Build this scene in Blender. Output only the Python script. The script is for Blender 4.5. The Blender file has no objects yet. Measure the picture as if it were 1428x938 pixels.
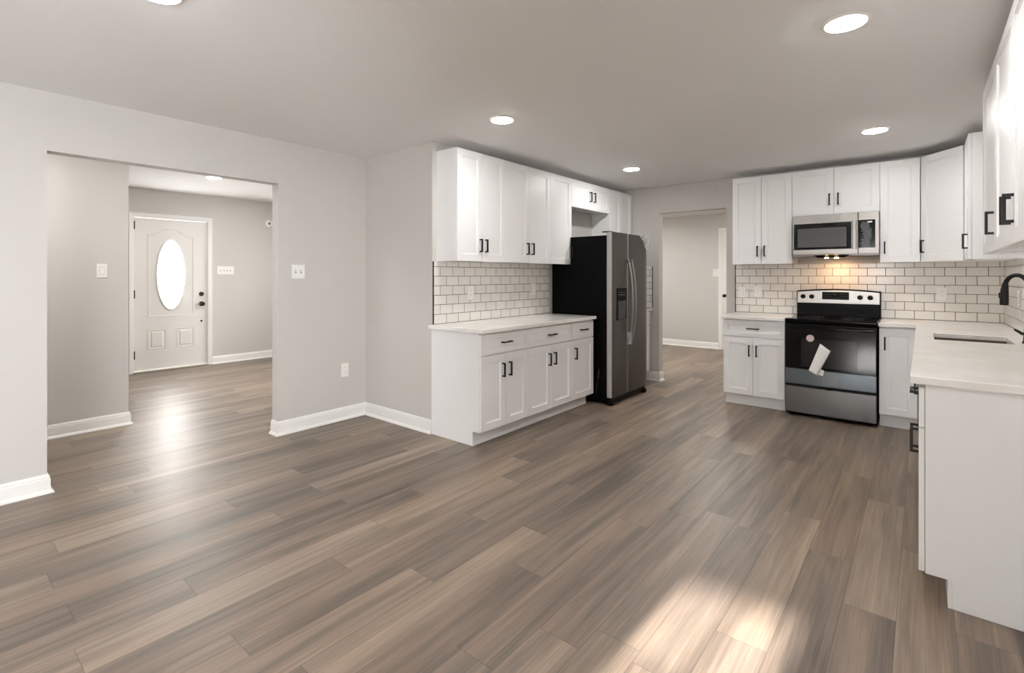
import bpy, bmesh, math, random
from math import pi, sin, cos, radians
from mathutils import Vector, Matrix
random.seed(7)
S = bpy.context.scene
COL = S.collection

# ------------------------------------------------------------------ camera
cd = bpy.data.cameras.new('camera')
cam = bpy.data.objects.new('camera', cd)
COL.objects.link(cam)
cam.location = (0, 0, 1.319)
cam.rotation_euler = (radians(90), 0, radians(39.43))
cd.sensor_width = 36.0
cd.lens = 36.0 * 696.0 / 1428.0
cd.shift_y = -84.5 / 1428.0
cd.clip_start = 0.02
S.camera = cam

# ------------------------------------------------------------------ light, exposure
LAMP_W = 5.3             # watts of one recessed ceiling light
LAMP_COL = (1.0, 0.98, 0.945)
SUN_W = 15.0
SKY_W = 12.0
DOOR_GLASS = 17.0
S.view_settings.view_transform = 'Standard'
S.view_settings.look = 'None'
S.view_settings.gamma = 1.0
S.view_settings.use_curve_mapping = False
S.view_settings.exposure = 0.96
w = bpy.data.worlds.new('sky')
S.world = w
w.use_nodes = True
bg = w.node_tree.nodes['Background']
bg.inputs[0].default_value = (0.95, 0.975, 1.0, 1)
bg.inputs[1].default_value = SKY_W
sd = bpy.data.lights.new('sun', 'SUN')
sd.energy = SUN_W
sd.angle = radians(1.2)
sd.color = (1.0, 0.97, 0.93)
sun = bpy.data.objects.new('sun', sd)
COL.objects.link(sun)
sun.location = (-1, -14, 7)
sun.rotation_euler = Vector((0.05, 1.0, -0.41)).to_track_quat('-Z', 'Y').to_euler()
S.cycles.use_denoising = True
S.cycles.sample_clamp_indirect = 6.0
S.cycles.max_bounces = 12
S.cycles.diffuse_bounces = 7
S.cycles.caustics_reflective = False
S.cycles.caustics_refractive = False

# ------------------------------------------------------------------ materials
def srgb(r, g, b):
    f = lambda c: (c / 255 / 12.92) if c <= 10 else ((c / 255 + 0.055) / 1.055) ** 2.4
    return (f(r), f(g), f(b), 1)

def mat(name, col, rough=0.5, metal=0.0, spec=0.5, coat=0.0, emis=None, estr=0, bump=None, trans=0):
    m = bpy.data.materials.new(name)
    m.use_nodes = True
    nt = m.node_tree
    p = nt.nodes['Principled BSDF']
    p.inputs['Base Color'].default_value = col
    p.inputs['Roughness'].default_value = rough
    p.inputs['Metallic'].default_value = metal
    p.inputs['Specular IOR Level'].default_value = spec
    p.inputs['Coat Weight'].default_value = coat
    p.inputs['Transmission Weight'].default_value = trans
    if emis:
        p.inputs['Emission Color'].default_value = emis
        p.inputs['Emission Strength'].default_value = estr
    if bump:
        sc, st, dist = bump
        tc = nt.nodes.new('ShaderNodeTexCoord')
        mp = nt.nodes.new('ShaderNodeMapping')
        mp.inputs['Scale'].default_value = sc if isinstance(sc, tuple) else (sc, sc, sc)
        n = nt.nodes.new('ShaderNodeTexNoise')
        n.inputs['Scale'].default_value = 1.0
        n.inputs['Detail'].default_value = 3
        b = nt.nodes.new('ShaderNodeBump')
        b.inputs['Strength'].default_value = st
        b.inputs['Distance'].default_value = dist
        nt.links.new(tc.outputs['Object'], mp.inputs['Vector'])
        nt.links.new(mp.outputs[0], n.inputs['Vector'])
        nt.links.new(n.outputs['Fac'], b.inputs['Height'])
        nt.links.new(b.outputs[0], p.inputs['Normal'])
    return m

M = {}
M['wall'] = mat('wall_paint', srgb(202, 199, 195), 0.75, bump=(180, 0.06, 0.002))
M['ceiling'] = mat('ceiling_paint', srgb(240, 240, 240), 0.85, bump=(150, 0.06, 0.002))
M['trim'] = mat('trim_paint', srgb(238, 237, 234), 0.4)
M['cabinet'] = mat('cabinet_paint', srgb(243, 243, 244), 0.36, bump=(60, 0.02, 0.001))
M['door'] = mat('door_paint', srgb(232, 230, 226), 0.42)
M['black'] = mat('black_metal', srgb(22, 21, 21), 0.42, 0.3)
M['blackplastic'] = mat('black_plastic', srgb(6, 6, 7), 0.4, spec=0.15)
M['blackside'] = mat('black_enamel', srgb(4, 4, 5), 0.55, spec=0.1, bump=(220, 0.15, 0.001))
M['blackglass'] = mat('black_glass', srgb(5, 5, 6), 0.11, spec=0.18)
M['ovenwin'] = mat('oven_window_glass', srgb(36, 34, 35), 0.14, spec=0.18)
M['mwwin'] = mat('microwave_window_mesh', srgb(70, 70, 72), 0.3, spec=0.4)
M['steel'] = mat('stainless_steel', srgb(160, 156, 152), 0.3, 1.0, bump=((3, 3, 400), 0.06, 0.001))
M['darksteel'] = mat('dark_stainless_steel', srgb(110, 107, 104), 0.3, 1.0, bump=((3, 3, 400), 0.06, 0.001))
M['litdoorside'] = mat('lit_door_side', srgb(178, 176, 173), 0.45, 0.35)  # lighter than the fronts: light on the door sides put into the colour
M['filmsteel'] = mat('film_covered_steel', srgb(92, 98, 102), 0.3, 0.85)
M['drawersteel'] = mat('drawer_steel', srgb(116, 115, 114), 0.3, 1.0, bump=((3, 3, 400), 0.06, 0.001))
M['panelsteel'] = mat('control_panel_steel', srgb(205, 203, 200), 0.35, 0.85)
M['plate'] = mat('white_plastic', srgb(240, 239, 236), 0.35)
M['plategap'] = mat('plate_shadow_gap', srgb(120, 118, 115), 0.6)
M['paper'] = mat('paper', srgb(240, 240, 238), 0.8)
M['sticker'] = mat('round_sticker', srgb(228, 206, 208), 0.5)
M['marks'] = mat('printed_marks', srgb(190, 190, 190), 0.5)
M['sinksteel'] = mat('brushed_sink_steel', srgb(112, 100, 88), 0.4, 0.6)
M['lens'] = None
M['threshold'] = mat('threshold_metal', srgb(205, 198, 186), 0.4, 0.3)
M['gasket'] = mat('dark_gap', srgb(30, 29, 28), 0.8)
M['grey'] = mat('grey_tape', srgb(60, 60, 64), 0.5)

def emission_mat(name, col, strength):
    m = bpy.data.materials.new(name)
    m.use_nodes = True
    nt = m.node_tree
    nt.nodes.clear()
    o = nt.nodes.new('ShaderNodeOutputMaterial')
    e = nt.nodes.new('ShaderNodeEmission')
    e.inputs[0].default_value = (*col, 1)
    e.inputs[1].default_value = strength
    nt.links.new(e.outputs[0], o.inputs[0])
    return m

LENS_R = 0.078
M['lens'] = emission_mat('lamp_lens', LAMP_COL, LAMP_W / (pi * pi * LENS_R ** 2))
M['lens_foyer'] = emission_mat('bright_lamp_lens', LAMP_COL, 2.2 * LAMP_W / (pi * pi * LENS_R ** 2))
M['lens_added_hall'] = emission_mat('added_hall_lamp_lens', LAMP_COL, 3.6 * LAMP_W / (pi * pi * LENS_R ** 2))  # stronger emission for the added hall lights
M['warmlens'] = emission_mat('warm_lamp_lens', (1.0, 0.55, 0.22), 30)
M['doorglass'] = emission_mat('daylit_frosted_glass', (1.0, 0.985, 0.96), DOOR_GLASS)

def glass_mat():
    m = bpy.data.materials.new('window_glass')
    m.use_nodes = True
    nt = m.node_tree
    nt.nodes.clear()
    o = nt.nodes.new('ShaderNodeOutputMaterial')
    t = nt.nodes.new('ShaderNodeBsdfTransparent')
    g = nt.nodes.new('ShaderNodeBsdfGlossy')
    g.inputs['Roughness'].default_value = 0.02
    f = nt.nodes.new('ShaderNodeFresnel')
    f.inputs[0].default_value = 1.25
    mx = nt.nodes.new('ShaderNodeMixShader')
    nt.links.new(f.outputs[0], mx.inputs[0])
    nt.links.new(t.outputs[0], mx.inputs[1])
    nt.links.new(g.outputs[0], mx.inputs[2])
    nt.links.new(mx.outputs[0], o.inputs[0])
    return m
M['glass'] = glass_mat()

def film_mat(op):
    m = bpy.data.materials.new('clear_plastic_film')
    m.use_nodes = True
    nt = m.node_tree
    nt.nodes.clear()
    o = nt.nodes.new('ShaderNodeOutputMaterial')
    t = nt.nodes.new('ShaderNodeBsdfTransparent')
    g = nt.nodes.new('ShaderNodeBsdfPrincipled')
    g.inputs['Base Color'].default_value = (0.85, 0.85, 0.86, 1)
    g.inputs['Roughness'].default_value = 0.2
    mx = nt.nodes.new('ShaderNodeMixShader')
    mx.inputs[0].default_value = op
    nt.links.new(t.outputs[0], mx.inputs[1])
    nt.links.new(g.outputs[0], mx.inputs[2])
    nt.links.new(mx.outputs[0], o.inputs[0])
    return m
M['film'] = film_mat(.45)
M['thinfilm'] = film_mat(.14)

def quartz_mat():
    m = mat('white_quartz', srgb(236, 233, 229), 0.16, spec=0.5)
    nt = m.node_tree
    p = nt.nodes['Principled BSDF']
    tc = nt.nodes.new('ShaderNodeTexCoord')
    n = nt.nodes.new('ShaderNodeTexNoise')
    n.inputs['Scale'].default_value = 6
    n.inputs['Detail'].default_value = 8
    r = nt.nodes.new('ShaderNodeValToRGB')
    r.color_ramp.elements[0].position = 0.35
    r.color_ramp.elements[0].color = srgb(240, 237, 233)
    r.color_ramp.elements[1].position = 0.65
    r.color_ramp.elements[1].color = srgb(247, 246, 244)
    nt.links.new(tc.outputs['Object'], n.inputs['Vector'])
    nt.links.new(n.outputs['Fac'], r.inputs[0])
    nt.links.new(r.outputs[0], p.inputs['Base Color'])
    return m
M['quartz'] = quartz_mat()

TILE_W, TILE_H = 0.1435, 0.0805
def tile_mat():
    # object space: x along the wall from a half tile, z up from the worktop
    m = mat('subway_tile', srgb(232, 229, 224), 0.16, spec=0.5)
    nt = m.node_tree
    p = nt.nodes['Principled BSDF']
    tc = nt.nodes.new('ShaderNodeTexCoord')
    sx = nt.nodes.new('ShaderNodeSeparateXYZ')
    cx = nt.nodes.new('ShaderNodeCombineXYZ')
    br = nt.nodes.new('ShaderNodeTexBrick')
    br.offset = 0.5
    br.offset_frequency = 2
    br.squash = 1.0
    br.inputs['Color1'].default_value = srgb(235, 232, 227)
    br.inputs['Color2'].default_value = srgb(228, 225, 219)
    br.inputs['Mortar'].default_value = srgb(70, 66, 62)
    br.inputs['Scale'].default_value = 1.0
    br.inputs['Mortar Size'].default_value = 0.0022
    br.inputs['Mortar Smooth'].default_value = 0.1
    br.inputs['Bias'].default_value = 0.0
    br.inputs['Brick Width'].default_value = TILE_W
    br.inputs['Row Height'].default_value = TILE_H
    a = nt.nodes.new('ShaderNodeMath'); a.operation = 'ADD'
    a.inputs[1].default_value = TILE_W * 40.5
    b = nt.nodes.new('ShaderNodeMath'); b.operation = 'ADD'
    b.inputs[1].default_value = TILE_H * 40 - 0.001
    nt.links.new(tc.outputs['Object'], sx.inputs[0])
    nt.links.new(sx.outputs['X'], a.inputs[0])
    nt.links.new(sx.outputs['Z'], b.inputs[0])
    nt.links.new(a.outputs[0], cx.inputs['X'])
    nt.links.new(b.outputs[0], cx.inputs['Y'])
    nt.links.new(cx.outputs[0], br.inputs['Vector'])
    nt.links.new(br.outputs['Color'], p.inputs['Base Color'])
    rm = nt.nodes.new('ShaderNodeMapRange')
    rm.inputs['To Min'].default_value = 0.14
    rm.inputs['To Max'].default_value = 0.8
    nt.links.new(br.outputs['Fac'], rm.inputs['Value'])
    nt.links.new(rm.outputs[0], p.inputs['Roughness'])
    br2 = nt.nodes.new('ShaderNodeTexBrick')
    br2.offset = 0.5
    for k in ('Scale', 'Bias', 'Brick Width', 'Row Height'):
        br2.inputs[k].default_value = br.inputs[k].default_value
    br2.inputs['Mortar Size'].default_value = 0.005
    br2.inputs['Mortar Smooth'].default_value = 1.0
    nt.links.new(cx.outputs[0], br2.inputs['Vector'])
    nz = nt.nodes.new('ShaderNodeTexNoise')
    nz.inputs['Scale'].default_value = 14
    nt.links.new(tc.outputs['Object'], nz.inputs['Vector'])
    mm = nt.nodes.new('ShaderNodeMath'); mm.operation = 'MULTIPLY_ADD'
    mm.inputs[1].default_value = -1.0
    nt.links.new(br2.outputs['Fac'], mm.inputs[0])
    nt.links.new(nz.outputs['Fac'], mm.inputs[2])
    bu = nt.nodes.new('ShaderNodeBump')
    bu.inputs['Strength'].default_value = 0.35
    bu.inputs['Distance'].default_value = 0.0025
    nt.links.new(mm.outputs[0], bu.inputs['Height'])
    nt.links.new(bu.outputs[0], p.inputs['Normal'])
    return m
M['tile'] = tile_mat()

def floor_mat():
    m = mat('vinyl_plank', srgb(120, 108, 98), 0.36, spec=0.45)
    nt = m.node_tree
    L = nt.links.new
    N = nt.nodes.new
    p = nt.nodes['Principled BSDF']
    def math(op, a, b=None, c=None):
        n = N('ShaderNodeMath'); n.operation = op
        for i, v in enumerate((a, b, c)):
            if v is None: continue
            if isinstance(v, (int, float)): n.inputs[i].default_value = v
            else: L(v, n.inputs[i])
        return n.outputs[0]
    tc = N('ShaderNodeTexCoord')
    sx = N('ShaderNodeSeparateXYZ')
    L(tc.outputs['Object'], sx.inputs[0])
    X, Y = sx.outputs['X'], sx.outputs['Y']
    PW, PL = 0.172, 1.22
    u = math('DIVIDE', math('ADD', X, 20.03), PW)
    row = math('FLOOR', u)
    w1 = N('ShaderNodeTexWhiteNoise'); w1.noise_dimensions = '1D'
    L(row, w1.inputs['W'])
    v = math('DIVIDE', math('MULTIPLY_ADD', w1.outputs['Value'], PL, math('ADD', Y, 30.0)), PL)
    idx = math('FLOOR', v)
    cid = N('ShaderNodeCombineXYZ')
    L(row, cid.inputs[0]); L(idx, cid.inputs[1])
    w2 = N('ShaderNodeTexWhiteNoise'); w2.noise_dimensions = '3D'
    L(cid.outputs[0], w2.inputs['Vector'])
    rnd = w2.outputs['Value']
    rsep = N('ShaderNodeSeparateColor')
    L(w2.outputs['Color'], rsep.inputs[0])
    # grain: long streaks along the plank, shifted per plank
    def streak(kx, ky, det, off):
        c = N('ShaderNodeCombineXYZ')
        L(math('MULTIPLY', X, kx), c.inputs[0])
        L(math('MULTIPLY_ADD', rnd, 37.0, math('MULTIPLY', Y, ky)), c.inputs[1])
        L(math('MULTIPLY_ADD', rsep.outputs[off], 50.0, 0.0), c.inputs[2])
        n = N('ShaderNodeTexNoise')
        n.inputs['Scale'].default_value = 1.0
        n.inputs['Detail'].default_value = det
        n.inputs['Roughness'].default_value = 0.6
        n.inputs['Distortion'].default_value = 0.4
        L(c.outputs[0], n.inputs['Vector'])
        return n.outputs['Fac']
    g1 = streak(14, 0.9, 3, 0)      # broad bands
    g2 = streak(85, 1.5, 5, 1)      # fine grain
    g3 = streak(260, 3.0, 4, 2)     # very fine
    tone = math('ADD', math('MULTIPLY_ADD', rnd, 0.26, math('MULTIPLY', g1, 0.8)), -0.01)
    tone = math('ADD', tone, math('MULTIPLY_ADD', g2, 0.34, -0.17))
    tone = math('ADD', tone, math('MULTIPLY_ADD', g3, 0.34, -0.17))
    r = N('ShaderNodeValToRGB')
    e = r.color_ramp.elements
    e[0].position = 0.12; e[0].color = srgb(72, 62, 54)
    e[1].position = 0.92; e[1].color = srgb(174, 154, 135)
    q = e.new(0.36); q.color = srgb(102, 90, 81)
    q = e.new(0.6); q.color = srgb(134, 118, 104)
    L(tone, r.inputs[0])
    # a few planks lean blue grey, others tan
    hue = N('ShaderNodeMixRGB'); hue.blend_type = 'MULTIPLY'
    hr = N('ShaderNodeValToRGB')
    hr.color_ramp.elements[0].color = (0.93, 0.98, 1.04, 1)
    hr.color_ramp.elements[1].color = (1.05, 1.01, 0.95, 1)
    hm = math('MULTIPLY_ADD', g1, 0.6, math('MULTIPLY', rsep.outputs[2], 0.4))
    L(hm, hr.inputs[0])
    hue.inputs[0].default_value = 1.0
    L(r.outputs[0], hue.inputs[1]); L(hr.outputs[0], hue.inputs[2])
    # seams
    fu = math('FRACT', u); fv = math('FRACT', v)
    du = math('MULTIPLY', math('MINIMUM', fu, math('SUBTRACT', 1.0, fu)), PW)
    dv = math('MULTIPLY', math('MINIMUM', fv, math('SUBTRACT', 1.0, fv)), PL)
    d = math('MINIMUM', du, dv)
    sm = N('ShaderNodeMapRange')
    sm.inputs['From Min'].default_value = 0.0006
    sm.inputs['From Max'].default_value = 0.0022
    sm.inputs['To Min'].default_value = 0.62
    sm.inputs['To Max'].default_value = 1.0
    L(d, sm.inputs['Value'])
    seam = N('ShaderNodeMixRGB'); seam.blend_type = 'MULTIPLY'
    seam.inputs[0].default_value = 1.0
    L(hue.outputs[0], seam.inputs[1]); L(sm.outputs[0], seam.inputs[2])
    L(seam.outputs[0], p.inputs['Base Color'])
    rr = N('ShaderNodeMapRange')
    rr.inputs['To Min'].default_value = 0.33
    rr.inputs['To Max'].default_value = 0.48
    L(g2, rr.inputs['Value']); L(rr.outputs[0], p.inputs['Roughness'])
    h = math('ADD', math('MULTIPLY', g2, 0.5), math('MULTIPLY', sm.outputs[0], 0.6))
    h = math('ADD', h, math('MULTIPLY', g3, 0.3))
    bu = N('ShaderNodeBump')
    bu.inputs['Strength'].default_value = 0.42
    bu.inputs['Distance'].default_value = 0.0022
    L(h, bu.inputs['Height']); L(bu.outputs[0], p.inputs['Normal'])
    return m
M['floor'] = floor_mat()

# ------------------------------------------------------------------ mesh helpers
class MB:
    def __init__(s): s.b = bmesh.new()
    def box(s, x0, x1, y0, y1, z0, z1, mi=0):
        c = [s.b.verts.new((x, y, z)) for z in (z0, z1) for y in (y0, y1) for x in (x0, x1)]
        for f in ((0, 2, 3, 1), (4, 5, 7, 6), (0, 1, 5, 4), (1, 3, 7, 5), (3, 2, 6, 7), (2, 0, 4, 6)):
            fc = s.b.faces.new([c[i] for i in f]); fc.material_index = mi
        return s
    def prism(s, pts, axis, a, b, mi=0):
        """extrude a closed 2-D outline along an axis; pts are the other two coordinates in order"""
        def v(p, t):
            return {'x': (t, p[0], p[1]), 'y': (p[0], t, p[1]), 'z': (p[0], p[1], t)}[axis]
        A = [s.b.verts.new(v(p, a)) for p in pts]
        B = [s.b.verts.new(v(p, b)) for p in pts]
        fs = [s.b.faces.new(A), s.b.faces.new(B[::-1])]
        n = len(pts)
        for i in range(n):
            fs.append(s.b.faces.new((A[i], B[i], B[(i + 1) % n], A[(i + 1) % n])))
        for f in fs: f.material_index = mi
        return s
    def rings(s, rs, mi=0, cap0=True, cap1=True):
        """loft a list of equal length vertex rings"""
        V = [[s.b.verts.new(p) for p in r] for r in rs]
        n = len(V[0])
        fs = []
        for a, b in zip(V, V[1:]):
            for i in range(n):
                fs.append(s.b.faces.new((a[i], a[(i + 1) % n], b[(i + 1) % n], b[i])))
        if cap0: fs.append(s.b.faces.new(V[0][::-1]))
        if cap1: fs.append(s.b.faces.new(V[-1]))
        for f in fs: f.material_index = mi
        return s
    def tube(s, path, r, n=10, closed=False, mi=0):
        path = [Vector(p) for p in path]
        R = r if isinstance(r, (list, tuple)) else [r] * len(path)
        N = len(path)
        rs = []
        up = None
        for i, p in enumerate(path):
            a = path[(i - 1) % N] if (closed or i > 0) else p
            b = path[(i + 1) % N] if (closed or i < N - 1) else p
            t = (b - a).normalized()
            if up is None:
                up = Vector((0, 0, 1)) if abs(t.z) < 0.9 else Vector((0, 1, 0))
            e1 = t.cross(up).normalized()
            e2 = e1.cross(t).normalized()
            up = e2
            rs.append([p + (e1 * cos(2 * pi * k / n) + e2 * sin(2 * pi * k / n)) * R[i] for k in range(n)])
        if closed:
            rs.append(rs[0])
            s.rings(rs[:-1], mi, False, False)
            s.b.verts.ensure_lookup_table()
            V = s.b.verts
            base = len(V) - n * N
            for i in range(n):
                f = s.b.faces.new((V[base + (N - 1) * n + i], V[base + (N - 1) * n + (i + 1) % n], V[base + (i + 1) % n], V[base + i]))
                f.material_index = mi
        else:
            s.rings(rs, mi)
        return s
    def lathe(s, prof, n=32, at=(0, 0, 0), axis='z', mi=0, sx=1, sy=1):
        """prof: (radius, height) pairs, closed with caps"""
        rs = []
        for r, h in prof:
            ring = []
            for k in range(n):
                a = 2 * pi * k / n
                c, d = r * cos(a) * sx, r * sin(a) * sy
                q = {'z': (c, d, h), 'y': (c, h, d), 'x': (h, c, d)}[axis]
                ring.append((q[0] + at[0], q[1] + at[1], q[2] + at[2]))
            rs.append(ring)
        s.rings(rs, mi)
        return s
    def cells(s, xs, ys, keep, axis, a, b, mi=0):
        """grid slab with holes: keep(i,j) decides which cell of the grid is solid"""
        def v(x, y, t):
            return {'z': (x, y, t), 'y': (x, t, y), 'x': (t, x, y)}[axis]
        nx, ny = len(xs) - 1, len(ys) - 1
        K = {(i, j) for i in range(nx) for j in range(ny) if keep(i, j)}
        vs = {}
        def g(i, j, t):
            k = (i, j, t)
            if k not in vs: vs[k] = s.b.verts.new(v(xs[i], ys[j], (a, b)[t]))
            return vs[k]
        fs = []
        for (i, j) in K:
            for t in (0, 1):
                q = [g(i, j, t), g(i + 1, j, t), g(i + 1, j + 1, t), g(i, j + 1, t)]
                fs.append(s.b.faces.new(q))
            for (di, dj, p, q) in ((-1, 0, (i, j), (i, j + 1)), (1, 0, (i + 1, j), (i + 1, j + 1)), (0, -1, (i, j), (i + 1, j)), (0, 1, (i, j + 1), (i + 1, j + 1))):
                if (i + di, j + dj) not in K:
                    fs.append(s.b.faces.new((g(*p, 0), g(*q, 0), g(*q, 1), g(*p, 1))))
        for f in fs: f.material_index = mi
        return s
    def obj(s, name, mats, parent=None, loc=(0, 0, 0), rz=0, bevel=0, smooth=False, seg=2):
        bmesh.ops.recalc_face_normals(s.b, faces=s.b.faces[:])
        me = bpy.data.meshes.new(name)
        s.b.to_mesh(me); s.b.free()
        o = bpy.data.objects.new(name, me)
        COL.objects.link(o)
        for m in (mats if isinstance(mats, (list, tuple)) else [mats]):
            me.materials.append(M[m])
        if parent: o.parent = parent
        o.location = loc
        o.rotation_euler = (0, 0, rz)
        if smooth:
            for f in me.polygons: f.use_smooth = True
            me.set_sharp_from_angle(angle=radians(40))
        if bevel:
            b = o.modifiers.new('edges', 'BEVEL')
            b.width = bevel; b.segments = seg; b.limit_method = 'ANGLE'
            b.angle_limit = radians(40)
        return o

def tag(o, label, cat, group=None):
    o['label'] = label; o['category'] = cat
    if group: o['group'] = group
    return o
def thing(name, label, cat, loc=(0, 0, 0), rz=0, group=None):
    o = bpy.data.objects.new(name, None)
    o.empty_display_size = 0.1
    COL.objects.link(o)
    o.location = loc; o.rotation_euler = (0, 0, rz)
    return tag(o, label, cat, group)
def struct(o):
    o['kind'] = 'structure'
    return o
def structure(name, loc=(0, 0, 0), rz=0):
    o = bpy.data.objects.new(name, None)
    o.empty_display_size = 0.1
    COL.objects.link(o)
    o.location = loc; o.rotation_euler = (0, 0, rz)
    return struct(o)

# ------------------------------------------------------------------ the room
H = 2.44
LX = -4.115        # left wall face
KX = -3.167        # wall behind the left cabinet run
BY = 6.0           # stove wall face
RX = 0.553         # right wall face
RY = 2.80          # return wall face
EX = -8.20         # entry wall face
FX = -5.45         # foyer partition face
HY = 9.30          # hall far wall face
YB = -2.6          # wall behind the camera
WH = 2.56

struct(MB().box(EX - .3, RX + .3, YB - .3, HY + .3, -0.12, 0.0).obj('floor', 'floor'))
struct(MB().cells([LX - .105, KX - .1, RX + .12], [YB - .12, 2.9, BY + .11], lambda i, j: not (i == 0 and j == 1), 'z', H, H + .1).obj('ceiling', 'ceiling'))
struct(MB().cells([EX - .12, LX - .105], [YB - .12, 5.1], lambda i, j: True, 'z', 2.51, 2.63).obj('ceiling_foyer', 'ceiling'))
struct(MB().box(-5.3, -.8, BY + .11, HY + .12, H, H + .1).obj('ceiling_hall', 'ceiling'))

# left wall with the wide cased-less opening
OY0, OY1, OZ = 0.549, 1.960, 2.082
struct(MB().cells([YB, OY0, OY1, RY + .1], [0, OZ, WH], lambda i, j: not (i == 1 and j == 0), 'x', LX - .105, LX).obj('wall_left', 'wall'))
struct(MB().box(LX + .0005, KX, RY, RY + .1, 0, H - .0003).obj('wall_return', 'wall'))
struct(MB().box(KX - .1, KX, RY + .1005, BY - .0005, 0, H - .0003).obj('wall_cabinets', 'wall'))
DX0, DX1, DZ = -2.549, -1.741, 2.103
struct(MB().cells([-5.2, DX0, DX1, RX + .12], [0, DZ, H - .0003], lambda i, j: not (i == 1 and j == 0), 'y', BY, BY + .11).obj('wall_back', 'wall'))
WZ1 = 2.06
PY0, PY1 = -2.4, -.75
struct(MB().cells([YB, PY0, PY1, BY - .0005], [0, WZ1, H - .0003], lambda i, j: not (i == 1 and j == 0), 'x', RX, RX + .12).obj('wall_right', 'wall'))
GX0, GX1, GZ0, GZ = -1.10, -0.52, .85, 2.06
struct(MB().cells([EX - .12, GX0, GX1, RX + .12], [0, GZ0, GZ, WH], lambda i, j: not (i == 1 and j == 1), 'y', YB - .12, YB - .0005).obj('wall_front', 'wall'))
EY0, EY1, EZ = 1.945, 2.868, 2.128
struct(MB().cells([YB, EY0, EY1, 5.1], [0, EZ, 2.5097], lambda i, j: not (i == 1 and j == 0), 'x', EX - .12, EX).obj('wall_entry', 'wall'))
struct(MB().box(FX - .12, FX, YB + .001, 1.262, 0, 2.5097).obj('wall_foyer', 'wall'))
FWX0, FWX1 = -6.9, -5.7
struct(MB().cells([EX + .001, FWX0, FWX1, LX - .106], [0, .8, 2.2, 2.5097], lambda i, j: not (i == 1 and j == 1), 'y', 5.0, 5.1).obj('wall_foyer_end', 'wall'))
struct(MB().box(LX - .205, LX - .106, RY + .1, 4.999, 0, 2.5097).obj('wall_foyer_side', 'wall'))
DHX = -2.83        # hall door casing starts here
struct(MB().box(-5.2, -.9, HY, HY + .12, 0, H - .0003).obj('wall_hall', 'wall'))
struct(MB().box(-5.3, -5.201, BY + .111, HY + .12, 0, H - .0003).obj('wall_hall_left', 'wall'))
struct(MB().box(-.9, -.8, BY + .115, HY + .12, 0, H - .0003).obj('wall_hall_right', 'wall'))

# baseboards: moulded profile plus a quarter-round shoe, swept along a floor path
BB = [(0, 0), (.030, 0), (.030, .006), (.026, .014), (.018, .021), (.014, .024), (.014, .085), (.011, .092), (.011, .100), (.006, .110), (0, .114)]
def baseboard(name, path, closed=False):
    """path: floor points with the wall on the left-hand side; mitred corners"""
    m = MB()
    P = [Vector((x, y)) for x, y in path]
    rings = []
    for i, p in enumerate(P):
        d0 = (p - P[i - 1]).normalized() if i else None
        d1 = (P[i + 1] - p).normalized() if i < len(P) - 1 else None
        n0 = Vector((d0.y, -d0.x)) if d0 else None
        n1 = Vector((d1.y, -d1.x)) if d1 else None
        if n0 is None: n = n1
        elif n1 is None: n = n0
        else:
            n = (n0 + n1).normalized()
            n = n / max(.3, n.dot(n0))
        rings.append([(p.x + n.x * (o + .0004), p.y + n.y * (o + .0004), z + .0004) for o, z in BB])
    m.rings(rings)
    return struct(m.obj(name, 'trim', smooth=False))
baseboard('baseboard_left', [(LX, YB + .01), (LX, OY0), (LX - .105, OY0)])
baseboard('baseboard_corner', [(LX - .105, OY1), (LX, OY1), (LX, RY), (KX - .002, RY)])
baseboard('baseboard_partition', [(-2.735, BY), (DX0, BY), (DX0, BY + .11)])
baseboard('baseboard_hall', [(-5.19, HY), (DHX - .0, HY)])
baseboard('baseboard_entry', [(EX, EY1 + .045), (EX, 4.99)])
baseboard('baseboard_entry_left', [(EX, YB + .1), (EX, EY0 - .052)])
baseboard('baseboard_foyer', [(FX, YB + .01), (FX, 1.262), (FX - .12, 1.262)])
baseboard('baseboard_foyer_side', [(LX - .106, 4.98), (LX - .106, OY1 + .02)][::1])

# door casing, jambs and threshold of the front door
def casing(name, axis_face, a0, a1, top, wd, face, flip, along):
    """flat casing with a raised outer bead around an opening (a0..a1 inner edges, top inner height)"""
    m = MB()
    prof = [(0, .004), (0, .012), (.012, .015), (wd - .014, .018), (wd - .010, .022), (wd, .022), (wd, 0), (0, 0)]
    pts = [(a0, 0.0), (a0, top), (a1, top), (a1, 0.0)]
    offs = [(-1, 0), (-1, 1), (1, 1), (1, 0)]
    rings = []
    for (a, z), (oa, oz) in zip(pts, offs):
        ring = []
        for o, d in prof:
            aa, zz = a + oa * o, z + oz * o + (.001 if oz == 0 else 0)
            f = face + flip * (d + .0003)
            ring.append((f, aa, zz) if along == 'y' else (aa, f, zz))
        rings.append(ring)
    m.rings(rings)
    return struct(m.obj(name, 'trim'))
casing('trim_1', None, EY0 + .008, EY1 - .008, EZ - .006, .054, EX, 1, 'y')
jm = MB()
jm.cells([EY0 + .0003, EY0 + .012, EY1 - .012, EY1 - .0003], [0.001, EZ - .012, EZ - .0003], lambda i, j: not (i == 1 and j == 0), 'x', EX - .12, EX - .0002)
struct(jm.obj('trim_2', 'trim'))
casing('trim_3', None, DHX + .055, DHX + .86, 2.12, .055, HY, -1, 'x')

# ---------------- front door
def arc_pts(cx, cz, rx, rz, a0, a1, n):
    return [(cx + rx * cos(a0 + (a1 - a0) * k / n), cz + rz * sin(a0 + (a1 - a0) * k / n)) for k in range(n + 1)]
fd = structure('door_1', (EX - .035, EY0 + .015, 0))       # local y runs along the wall, x towards the room
DW, DH0, DH1 = EY1 - EY0 - .030, .028, EZ - .016
OVY, OVZ, ORY, ORZ = 2.398 - EY0 - .015, 1.338, .172, .492
m = MB()
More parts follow.
